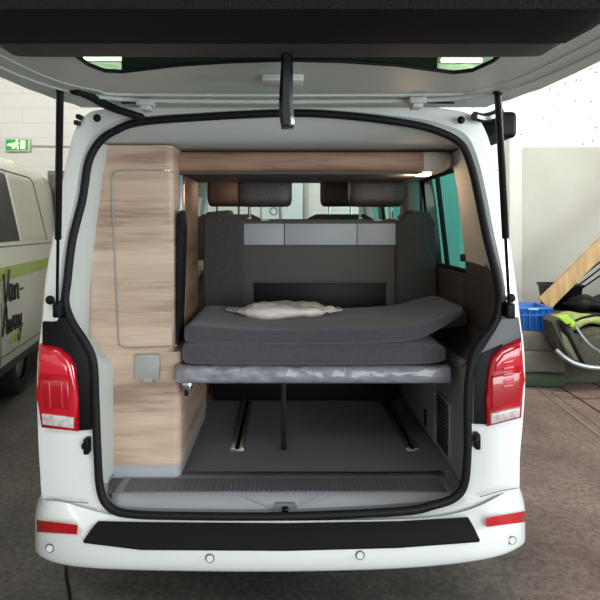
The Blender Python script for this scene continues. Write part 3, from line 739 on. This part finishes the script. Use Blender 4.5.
po = bpy.data.objects.new('reading_light', pl); C.objects.link(po); po.location = (lc.x-.05, .5, z0-.05)

cl = obj('added_cabin_lamp', wbox(bmesh.new(), -.42, -.30, 1.84, 1.96, 1.925, 1.95, .006), MATS['lamp_lens'], van)  # made-up fitting for the warm light added on the left front headrest
pl = bpy.data.lights.new('added_warm_light', 'POINT'); pl.energy = 2.4; pl.color = (1, .55, .3); pl.shadow_soft_size = .12
po = bpy.data.objects.new('added_warm_light', pl); C.objects.link(po); po.location = (-.36, 1.9, 1.88)
# ---- bench seat
D = .97  # Y of backrest rear face
bs = thing('rear_bench', (.19, 1.3, .5), 'dark fabric rear bench seat with grey band across its back', 'bench seat')
def px3(px, Y=D): return (px-VX)*(Y+DC)/F
def pz(py, Y=D): return H-(py-VY)*(Y+DC)/F
boxo('backrest', px3(241), px3(400), D+.01, D+.17, .95, pz(219), SEATBACK, bs, .02, 3)
for s0, s1, prof in ((203, 244, [(203,312),(203,217),(207,212),(229,210),(233,219),(244,221),(244,312)]), (396, 437, [(396,312),(396,221),(407,219),(412,210),(430,212),(436,222),(438,312)])):
    bm = bmesh.new(); prism(bm, [P(a, b10, D-.03) for a, b10 in prof], (0, .20, 0), .02); obj('side_bolster', bm, FABS, bs)
for a, b11 in ((243.5, 284), (284.6, 356.5), (357, 398)):
    boxo('grey_panel', px3(a), px3(b11), D-.012, D+.03, pz(245), pz(223.5), SEATPL, bs, .004)
    # three boxes on the photographed band
boxo('pocket', px3(254), px3(386), D-.002, D+.02, pz(312), pz(283), BLK, bs, .004)
boxo('pocket_rim', px3(252), px3(388), D-.006, D+.015, pz(283), pz(281.5), SEATBACK, bs, .002)
boxo('seat_base', -.45, .70, 1.42, 2.0, .5, 1.0, BLK, bs, .01)
boxo('seat_cushion', -.45, .74, 1.15, 1.95, .93, 1.08, FABS, bs, .03, 3)
for a in (300, 340):
    pass
for cx in (264.5, 378):
    hr = None
    bm = bmesh.new(); w2 = px3(cx+27.5)-px3(cx); x0 = px3(cx)
    L = [rsect(x0+u*w2, D+.02+(1-k_)*.03, D+.14, pz(206.5-(1-k_)*10), pz(176+(1-k_)*6), .045) for u, k_ in ((-1, .3), (-.96, .75), (-.86, .98), (-.5, 1), (.5, 1), (.86, .98), (.96, .75), (1, .3))]
    loft(bm, L, cap0=True, cap1=True); hr = obj('headrest', bm, LEATHER, bs); hr['label'] = 'dark padded headrest of the bench'
    bm = bmesh.new()
    for dx in (-16, 16): tube(bm, [(px3(cx+dx), D+.08, pz(204)), (px3(cx+dx), D+.08, pz(220))], .008)
    obj('headrest_post', bm, CHROME, hr)
    for dx in (-16, 16): 
        boxo('post_collar', px3(cx+dx)-.012, px3(cx+dx)+.012, D+.06, D+.1, pz(221), pz(217.5), TRIMW, bs, .003)
    boxo('release_tab', px3(cx-4), px3(cx+4), D-.0, D+.05, pz(221), pz(219), GREYP, bs, .003)
# ---- front seats
def front_seat(cx, lab, Yf=2.3):
    t = thing('front_seat', ((cx-VX)*(Yf+DC)/F, Yf, .5), lab, 'car seat', 'front seats of the camper van')
    X = lambda px: (px-VX)*(Yf+DC)/F
    Z = lambda py: H-(py-VY)*(Yf+DC)/F
    bm = bmesh.new(); x0 = X(cx); w2 = X(cx+20)-X(cx)
    loft(bm, [rsect(x0+u*w2, Yf+(1-k_)*.03, Yf+.13, Z(206.5-(1-k_)*7), Z(177+(1-k_)*6), .05) for u, k_ in ((-1, .3), (-.95, .75), (-.83, .98), (.83, .98), (.95, .75), (1, .3))], cap0=True, cap1=True)
    h = obj('headrest', bm, LEATHER, t)
    bm = bmesh.new()
    for dx in (-11, 11): tube(bm, [(X(cx+dx), Yf+.07, Z(204)), (X(cx+dx), Yf+.07, Z(217))], .008)
    obj('headrest_post', bm, CHROME, h)
    bm = bmesh.new(); loft(bm, [rsect(x0+u*.27, Yf+(1-k_)*.04, Yf+.18, 1.0, Z(214)-(1-k_)*.1, .06) for u, k_ in ((-1, .2), (-.93, .7), (-.7, 1), (.7, 1), (.93, .7), (1, .2))], cap0=True, cap1=True); obj('backrest', bm, FABS, t)
    boxo('seat_cushion', x0-.26, x0+.26, Yf, Yf+.55, .9, 1.04, FABS, t, .04, 3); boxo('seat_base', x0-.2, x0+.2, Yf+.05, Yf+.5, .5, .9, BLK, t, .01)
front_seat(227, 'left front seat seen beyond the bench, its headrest left of the left bench headrest')
front_seat(341, 'right front seat seen beyond the bench, its headrest left of the right bench headrest')
c = P(295, 178, 3.7); boxo('rearview_mirror', c.x-.1, c.x+.1, 3.62, 3.67, c.z-.03, c.z+.03, BLK, van, .012)
boxo('dashboard', -.8, .8, 3.75, 4.3, .6, 1.26, TRIMG, van, .05, 3)
tubeo('seat_belt', catmull([P(404,182,1.5), P(407,195,1.45), P(404,210,1.35), P(399,218,1.3)], 5, False), .012, TRIMB, van)
boxo('centre_pillar_trim', .72, .80, 1.2, 1.44, 1.1, 1.93, TRIMG, van, .02)

# ---- bed board, mattresses
bb = thing('bed_board', (.15, .5, .9), 'bed extension board with clear plastic-wrapped edge spanning the boot', 'board')
bm = loft(bmesh.new(), [rsect(x, y0, 0.93, .938, .998, .015) for x, y0 in ((-.449, .24), (-.42, .215), (.2, .205), (.66, .215), (.70, .26))], cap0=True, cap1=True); obj('board', bm, TRIMG, bb)
bm = bmesh.new(); n = 90; L = []
for k in range(n+1):
    x = -.464+k*(.70+.464)/n
    sec = []
    for q, (y, z) in enumerate([(.36, .905), (.28, .903), (.215, .905), (.198, .915), (.193, .93), (.192, .945), (.194, .96), (.2, .972), (.22, .978), (.30, .979)]):
        v = Vector((x, y, z+.023)); w_ = noise.noise(Vector((x*16, y*30, z*60)))*.010+noise.noise(Vector((x*42, y*60+3, z*90)))*.006
        if k < 3 or k > n-3: w_ += -.006
        v.y -= w_ if 0 < q < 9 else 0; v.z += w_*.3 if q < 8 else 0; sec.append(v)
    L.append(sec)
loft(bm, L, closed=False); wp = obj('plastic_wrap', bm, WRAP, bb, angle=80); md = wp.modifiers.new('so', 'SOLIDIFY'); md.thickness = .0015; wp['label'] = 'crinkled clear plastic wrapping on the board edge'
boxo('bracket', -.44, -.40, .23, .27, .89, .93, CHROME, bb, .004); boxo('bracket', -.43, -.415, .23, .26, .87, .90, BLK, bb, .003)
bm = bmesh.new(); wbox(bm, -.019, .006, .60, .612, .50, .92, .003); wbox(bm, -.013, .0, .612, .625, .5, .92); obj('support_leg', bm, RUB, bb)
m1 = bmesh.new(); secs = []
for x, y0, y1, z0, z1 in ((-.45,.27,.93,.99,1.05),(-.438,.235,.93,.981,1.062),(-.40,.215,.93,.978,1.066),(-.2,.21,.93,.978,1.068),(.2,.21,.93,.978,1.068),(.6,.215,.93,.978,1.064),(.68,.235,.93,.983,1.05),(.715,.28,.93,.995,1.035)):
    secs.append(rsect(x, y0, y1, z0+.024, z1+.024, .03, 6))
loft(m1, secs, cap0=True, cap1=True); o = obj('mattress_pad', m1, FAB, None); subs(o, 1)
tag(o, 'lower thin charcoal mattress pad lying on the plastic-edged board', 'mattress')
m2_ = bmesh.new(); secs = []
for x, y0, y1, z0, z1 in ((-.448,.30,.93,1.085,1.12),(-.436,.265,.95,1.07,1.142),(-.40,.235,.955,1.066,1.152),(-.25,.225,.955,1.068,1.140),(-.1,.222,.955,1.068,1.130),(.1,.222,.955,1.068,1.130),(.3,.225,.955,1.068,1.134),(.5,.235,.955,1.07,1.142),(.62,.26,.955,1.09,1.155),(.70,.30,.955,1.13,1.18),(.78,.35,.93,1.165,1.20),(.83,.40,.90,1.185,1.205)):
    secs.append(rsect(x, y0, min(y1, .935), z0+.022, z1+.018, .05, 7))
loft(m2_, secs, cap0=True, cap1=True); o = obj('mattress', m2_, FAB, None); subs(o, 2)
tag(o, 'thick folded charcoal fabric mattress, the upper one under the white packet', 'mattress')
# packet
bm = bmesh.new(); bmesh.ops.create_icosphere(bm, subdivisions=5, radius=1)
pc = P(284, 308, .68)
for v in bm.verts:
    x, y, z = v.co; k = 1-.25*max(0, abs(x)-.6)
    sx_ = math.copysign(abs(x)**.85, x); z = math.copysign(abs(z)**.7, z)*(1-.75*max(0, abs(x)-.55)/.45)
    v.co = Vector((pc.x+sx_*.255, pc.y+y*.15+x*.02, 1.178+z*.034))
displace(bm, .018, 9, 3); displace(bm, .009, 24, 5)
for v in bm.verts:
    if v.co.z < 1.145: v.co.z = 1.145
for s_, e in ((-1, .285), (1, .285)):
    bmv = [Vector((pc.x+s_*.22, pc.y-.07, 1.168)), Vector((pc.x+s_*.22, pc.y+.07, 1.168)), Vector((pc.x+s_*e, pc.y+.05, 1.176)), Vector((pc.x+s_*e*1.02, pc.y-.01, 1.173))]
    prism(bm, bmv, (0, 0, .006))
o = obj('plastic_packet', bm, BAGM, None, angle=50); tag(o, 'crumpled white plastic packet lying on top of the charcoal mattress', 'packet')

# ================================================================= PARKED VAN ON THE LEFT
A = Vector((-2.375, 5-DC, 0)); dv = Vector((-.148, .989, 0)); nv = Vector((-.989, -.148, 0))
def W(s, t, z): return A+dv*s+nv*t+Vector((0, 0, z))
pv = thing('parked_van', tuple(W(-1, .95, 0)), 'cream white van with lime stripe and script lettering parked at left', 'van')
half = [(.04,.30),(0,.42),(-.005,.8),(.0,1.1),(.02,1.36),(.05,1.46),(.115,1.99),(.15,2.08),(.26,2.15),(.5,2.18),(.95,2.20)]
half = [(.04,.30),(0,.42),(-.005,.8),(.0,1.1),(.02,1.36),(.05,1.44),(.125,2.08),(.16,2.17),(.26,2.26),(.5,2.31),(.95,2.34)]
full = half+[(1.9-t, z) for t, z in half[-2::-1]]
n_ = len(full)
def prow(s, k=1, zk=1): return [W(s, .95+(t-.95)*k, .3+(z-.3)*zk) for t, z in full]
srows = [-3.05, -2.9, -2.3, -1.3, -1.15, .75, 1.95, 2.3, 2.55, 2.65]
ks = [(.85,.9), (.97,.98), (1,1), (1,1), (1,1), (1,1), (1,1), (.985,.99), (.95,.97), (.86,.92)]
bm = loft(bmesh.new(), [prow(s, *k) for s, k in zip(srows, ks)], closed=True, cap0=True, cap1=True); obj('body_shell', bm, PAINT2, pv, angle=35)
def wpoly(name, st_, m, off=-.006, th=.012, bev=0, par=pv):
    """st_ : list of (s,z) on the upper side plane"""
    def T(z):
        for (t0, z0), (t1, z1) in zip(half, half[1:]):
            if z0 <= z <= z1: return t0+(t1-t0)*(z-z0)/(z1-z0)
        return 0
    bm = bmesh.new(); prism(bm, [W(s, T(z)+off, z) for s, z in st_], nv*th, bev); return obj(name, bm, m, par)
w1 = wpoly('side_window', [(-1.05,1.45),(.74,1.45),(.73,1.5),(.54,2.04),(.50,2.07),(-1.05,2.08)], GLASSD, bev=.002)
wpoly('window_pillar_panel', [(.79,1.46),(1.75,1.46),(1.45,2.02),(1.38,2.06),(.58,2.07)], PAINT2, -.008, .014)
wpoly('side_window', [(-2.25,1.5),(-1.2,1.5),(-1.2,1.98),(-1.95,1.98)], GLASSD)
for pp in ([(1.80,1.44),(1.50,2.04),(1.40,2.10),(-1.1,2.11)], [(-1.1,1.42),(2.0,1.40)], [(.0,.42),(.02,.9),(.0,1.44)], [(-3,.5),(2.0,.47)]):
    def T2(z):
        for (t0, z0), (t1, z1) in zip(half, half[1:]):
            if z0 <= z <= z1: return t0+(t1-t0)*(z-z0)/(z1-z0)
        return 0
    tubeo('panel_gap', [W(s, T2(z)-.003, z) for s, z in pp], .006, mat('gap_brown', '6F695C', .8) if 'gap_brown' not in MATS else MATS['gap_brown'], pv, seg=5)
wpoly('lime_stripe', [(-3.0,1.115),(1.95,1.13),(1.95,1.235),(-3.0,1.245)], STRIPE, -.009, .008)
# lettering, drawn as brush strokes
def strokes(ss, s0, z0, scl, r):
    bm = bmesh.new()
    for L in ss:
        pts = catmull([W(s0+x*scl*1.0, -.012, z0+y*scl) for x, y in L], 4, False) if len(L) > 2 else [W(s0+x*scl, -.012, z0+y*scl) for x, y in L]
        tube(bm, pts, r, seg=6)
    return bm
van_ = [[(0.05,.95),(.22,.0),(.62,1.05)], [(.95,.5),(.72,.55),(.62,.2),(.78,.02),(.95,.25),(1.0,.5),(1.0,.1),(1.1,.02)], [(1.2,.5),(1.24,.02)], [(1.24,.3),(1.42,.52),(1.55,.4),(1.58,.05),(1.7,.0)], [(1.85,.28),(2.15,.3)]]
away = [[(0,0),(.35,1.05),(.5,.0)], [(.1,.38),(.55,.36)], [(.62,.5),(.72,.02),(.88,.45),(1.0,.02),(1.2,.55)], [(1.6,.5),(1.38,.5),(1.3,.2),(1.42,.02),(1.6,.25),(1.64,.5),(1.66,.1),(1.75,.02)], [(1.85,.5),(1.92,.1),(2.1,.12),(2.2,.5),(2.1,-.1),(1.9,-.45),(1.75,-.3),(2.0,-.1),(2.35,.1)]]
lb = strokes(van_, .05, .93, .27, .0085); obj('lettering', lb, INK, pv)
lb = strokes(away, .03, .66, .25, .0085); obj('lettering', lb, INK, pv)
com = [[(0,0),(.05,0)], [(.5,.4),(.25,.35),(.2,.05),(.5,.02)], [(.8,.4),(.65,.2),(.8,0),(1,.2),(.8,.4)], [(1.2,0),(1.2,.4)], [(1.2,.3),(1.4,.4),(1.45,0)], [(1.45,.3),(1.65,.4),(1.7,0)]]
lb = strokes(com, .25, .56, .16, .006); obj('lettering', lb, STRIPE, pv)
for s in (-2.2, .75):
    for t in (.13, 1.77):
        p = W(s, t, 0); wheel(pv, p.x, p.y, -nv)
wpoly('sill_cover', [(-3,.31),(2.0,.31),(2.0,.40),(-3,.40)], mat('sill_dark', '4B4842', .6), -.012, .03)

# ================================================================= JUNK PILE, RIGHT
# plank
def beam(bm, a, b, wv, tv):
    a, b = Vector(a), Vector(b); L = []
    for p in (a, b): L.append([p-wv-tv, p+wv-tv, p+wv+tv, p-wv+tv])
    return loft(bm, L, cap0=True, cap1=True)
foot = P(541, 307, 4.42); top_ = P(706, 142, 4.87); wvec = (top_-foot).normalized().cross(Vector((0, 1, 0))).normalized()*.085
bm = bmesh.new(); beam(bm, foot+(top_-foot).normalized()*.05, top_, wvec, Vector((0, .02, 0))); o = obj('wooden_plank', bm, PINE, None); tag(o, 'wide pale pine plank leaning diagonally against the wall above the blue crate', 'plank')
for k in range(3):
    a = P(557+k*3, 297+k*2.2, 5.15); b_2 = P(655+k*2, 217+k*9, 5.78)
    tag(tubeo('metal_rod', [a, b_2], .011, BLK), ('topmost', 'middle', 'lowest')[k]+' of three thin dark rods leaning on the wall right of the plank', 'rod', 'dark rods leaning on the wall')
# black tub behind the crate
def tapered(bm, c, hx, hy, z0, z1, tap=.9, wall=.015, lip=.015):
    def rr(f, z): return [Vector((c[0]+sx*hx*f, c[1]+sy*hy*f, z)) for sx, sy in ((-1,-1),(1,-1),(1,1),(-1,1))]
    g = lambda f, z, d=0: [Vector((c[0]+sx*(hx*f-d), c[1]+sy*(hy*f-d), z)) for sx, sy in ((-1,-1),(1,-1),(1,1),(-1,1))]
    loft(bm, [g(tap, z0), g(1, z1-.03), g(1, z1-.03, -lip), g(1, z1, -lip), g(1, z1, wall), g(tap, z0+.02, wall)], cap0=True, cap1=True)
    bmesh.ops.bevel(bm, geom=bm.edges[:], offset=.006, segments=2, profile=.5, affect='EDGES'); return bm
c = P(556, 306, 4.4); t1 = P(556, 284, 4.4)
bm = tapered(bmesh.new(), (P(560,0,4.78).x, 4.78), .19, .17, .62, t1.z-.03, .85); tb = tag(obj('plastic_tub', bm, BLK), 'black plastic tub behind the blue crate below the plank', 'tub')
# cardboard/crates carrying the tub
bm = bmesh.new(); wbox(bm, c.x-.4, c.x+1.1, 4.2, 5.3, 0, .62, .03, 3); displace(bm, .02, 4); tag(obj('storage_box', bm, OLIVE), 'dark olive covered box low against wall under the black tub', 'box')
c2 = P(597, 296, 4.5); bm = bmesh.new(); bmesh.ops.create_icosphere(bm, subdivisions=4, radius=1)
for v in bm.verts: v.co = Vector((c2.x+v.co.x*.42, 4.5+v.co.y*.22, .71+v.co.z*.08))
displace(bm, .08, 6, 2); tag(obj('black_bag', bm, BLK), 'limp black bag slumped on the box at far right', 'bag')
# pads
a = P(520, 333, 3.7); b_3 = P(568, 333, 3.7)
Yp = 3.55
def pad(name, px0, px1, y0, y1, z0, z1, m, lab, cat, amp=.02, seed=0, Yr=3.7):
    x0 = (px0-VX)*(Yr+DC)/F; x1 = (px1-VX)*(Yr+DC)/F
    bm = bmesh.new(); N = 14
    secs = []
    for k in range(N+1):
        u = k/N; e = 1 if 0 < k < N else .7
        secs.append(rsect(x0+(x1-x0)*u, y0+(1-e)*.05, y1-(1-e)*.05, z0, z0+(z1-z0)*(.85+.15*e), .04, 4))
    loft(bm, secs, cap0=True, cap1=True); displace(bm, amp, 5, seed)
    for v in bm.verts:
        if v.co.z < z0: v.co.z = z0
    return tag(obj(name, bm, m), lab, cat)
zc0 = P(0, 331, 3.7).z
pad('folded_mat', 495, 560, 3.55, 4.1, .0, .12, GREENP, 'dark green folded mat on the floor at bottom of the pile', 'mat', .015, 1)
pad('foam_pad', 498, 562, 3.62, 4.15, .12, .34, GPAD, 'grey brown foam pad stacked on the green mat', 'pad', .03, 2)
pad('foam_pad', 500, 556, 3.62, 4.15, .34, zc0, GPAD, 'topmost grey brown foam pad, right under the blue crate', 'pad', .02, 4)
# crate
cr = thing('storage_crate', (P(535,0,3.85).x, 3.85, zc0), 'bright blue plastic crate on grey foam pads right of van', 'crate')
x0 = P(513,0,3.7).x; x1 = P(550.5,0,3.7).x; zt_ = P(0,307,3.7).z
bm = tapered(bmesh.new(), ((x0+x1)/2, 3.88), (x1-x0)/2, .2, zc0, zt_, .93); obj('crate_body', bm, BLUE, cr)
bm = bmesh.new()
for k in range(6):
    x = x0+.03+k*(x1-x0-.06)/5; wbox(bm, x-.006, x+.006, 3.67, 3.70, zc0+.02, zt_-.03)
wbox(bm, x0+.01, x1-.01, 3.668, 3.69, zt_-.085, zt_-.07); obj('crate_rib', bm, BLUE, cr)
bm = bmesh.new(); xm = (x0+x1)/2; wbox(bm, xm-.05, xm+.05, 3.655, 3.67, zt_-.024, zt_-.008, .002); obj('crate_label', bm, mat('label_pale', '8FB8DC', .5), cr)
# child carrier / folded frame chair
def fab(name, outline, Y, th, m, par=None, bev=.02, amp=.015, seed=1):
    bm = bmesh.new(); prism(bm, [P(x, y, Y) for x, y in outline], (0, th, 0), bev)
    bmesh.ops.triangulate(bm, faces=bm.faces[:]); bmesh.ops.subdivide_edges(bm, edges=bm.edges[:], cuts=2, use_grid_fill=True); displace(bm, amp, 7, seed)
    return obj(name, bm, m, par)
cc = thing('folding_camp_chair', (P(585,0,3.4).x, 3.5, 0), 'olive folded camp chair with curved silver tube frame lying by wall', 'chair')
fab('backrest', [(553,322),(561,318),(570,325),(580,342),(588,360),(584,367),(569,361),(558,345)], 3.35, .25, OLIVE, cc)
fab('seat', [(574,350),(585,340),(600,336),(625,338),(625,366),(590,369),(580,362)], 3.4, .35, OLIVE, cc, seed=4)
fab('side_pad', [(584,334),(600,330),(620,332),(620,342),(598,345),(586,343)], 3.5, .25, OLIVE, cc, seed=6)
tubeo('frame_tube', catmull([P(556,350,3.22), P(564,357,3.18), P(574,363,3.15), P(588,367,3.12), P(605,368,3.12), P(630,367,3.15)], 5, False), .022, ALU, cc, seg=10)
tubeo('frame_tube', catmull([P(571,316,3.4), P(578,330,3.34), P(590,345,3.3), P(600,352,3.3)], 5, False), .014, ALU, cc)
tubeo('webbing', catmull([P(561,322,3.32), P(570,338,3.3), P(579,356,3.3), P(584,365,3.3)], 5, False), .018, BLK, cc)
tubeo('webbing', catmull([P(553,323,3.33), P(562,343,3.3), P(571,360,3.3)], 5, False), .014, GREENP, cc)
tubeo('frame_tube', catmull([P(566,326,3.3), P(582,318,3.34), P(604,314,3.4)], 5, False), .012, BLK, cc)
fab('back_pad', [(560,331),(567,336),(577,352),(581,362),(574,360),(564,346)], 3.3, .06, mat('tan_fabric', '6F6A55', .9, bump=.3), cc, .01, .006, 9)
# lime cloth
bm = bmesh.new(); secs = []
for k in range(15):
    u = k/14; px = 556+u*70
    p = P(px, 321+3*math.sin(u*9), 3.75); secs.append(rsect(p.x, 3.66, 4.05, p.z-.04, p.z+.035+.02*math.sin(u*7), .04, 5))
loft(bm, secs, cap0=True, cap1=True); displace(bm, .05, 6, 7); lc_ = tag(obj('lime_blanket', bm, LIME), 'lime green blanket draped over olive box behind the camp chair', 'blanket')
fab('strap', [(558,317),(568,315),(576,322),(574,328),(566,324)], 3.3, .05, mat('lime_strap', '9BC23A', .7), cc, .008, .005)
# box carrying the lime blanket
bm = bmesh.new(); wbox(bm, P(556,0,3.75).x, P(640,0,3.75).x, 3.7, 4.1, 0, P(0,327,3.75).z, .03, 3); displace(bm, .03, 4, 3); tag(obj('rolled_tent', bm, OLIVE), 'olive tent bundle under the lime blanket behind camp chair', 'tent')
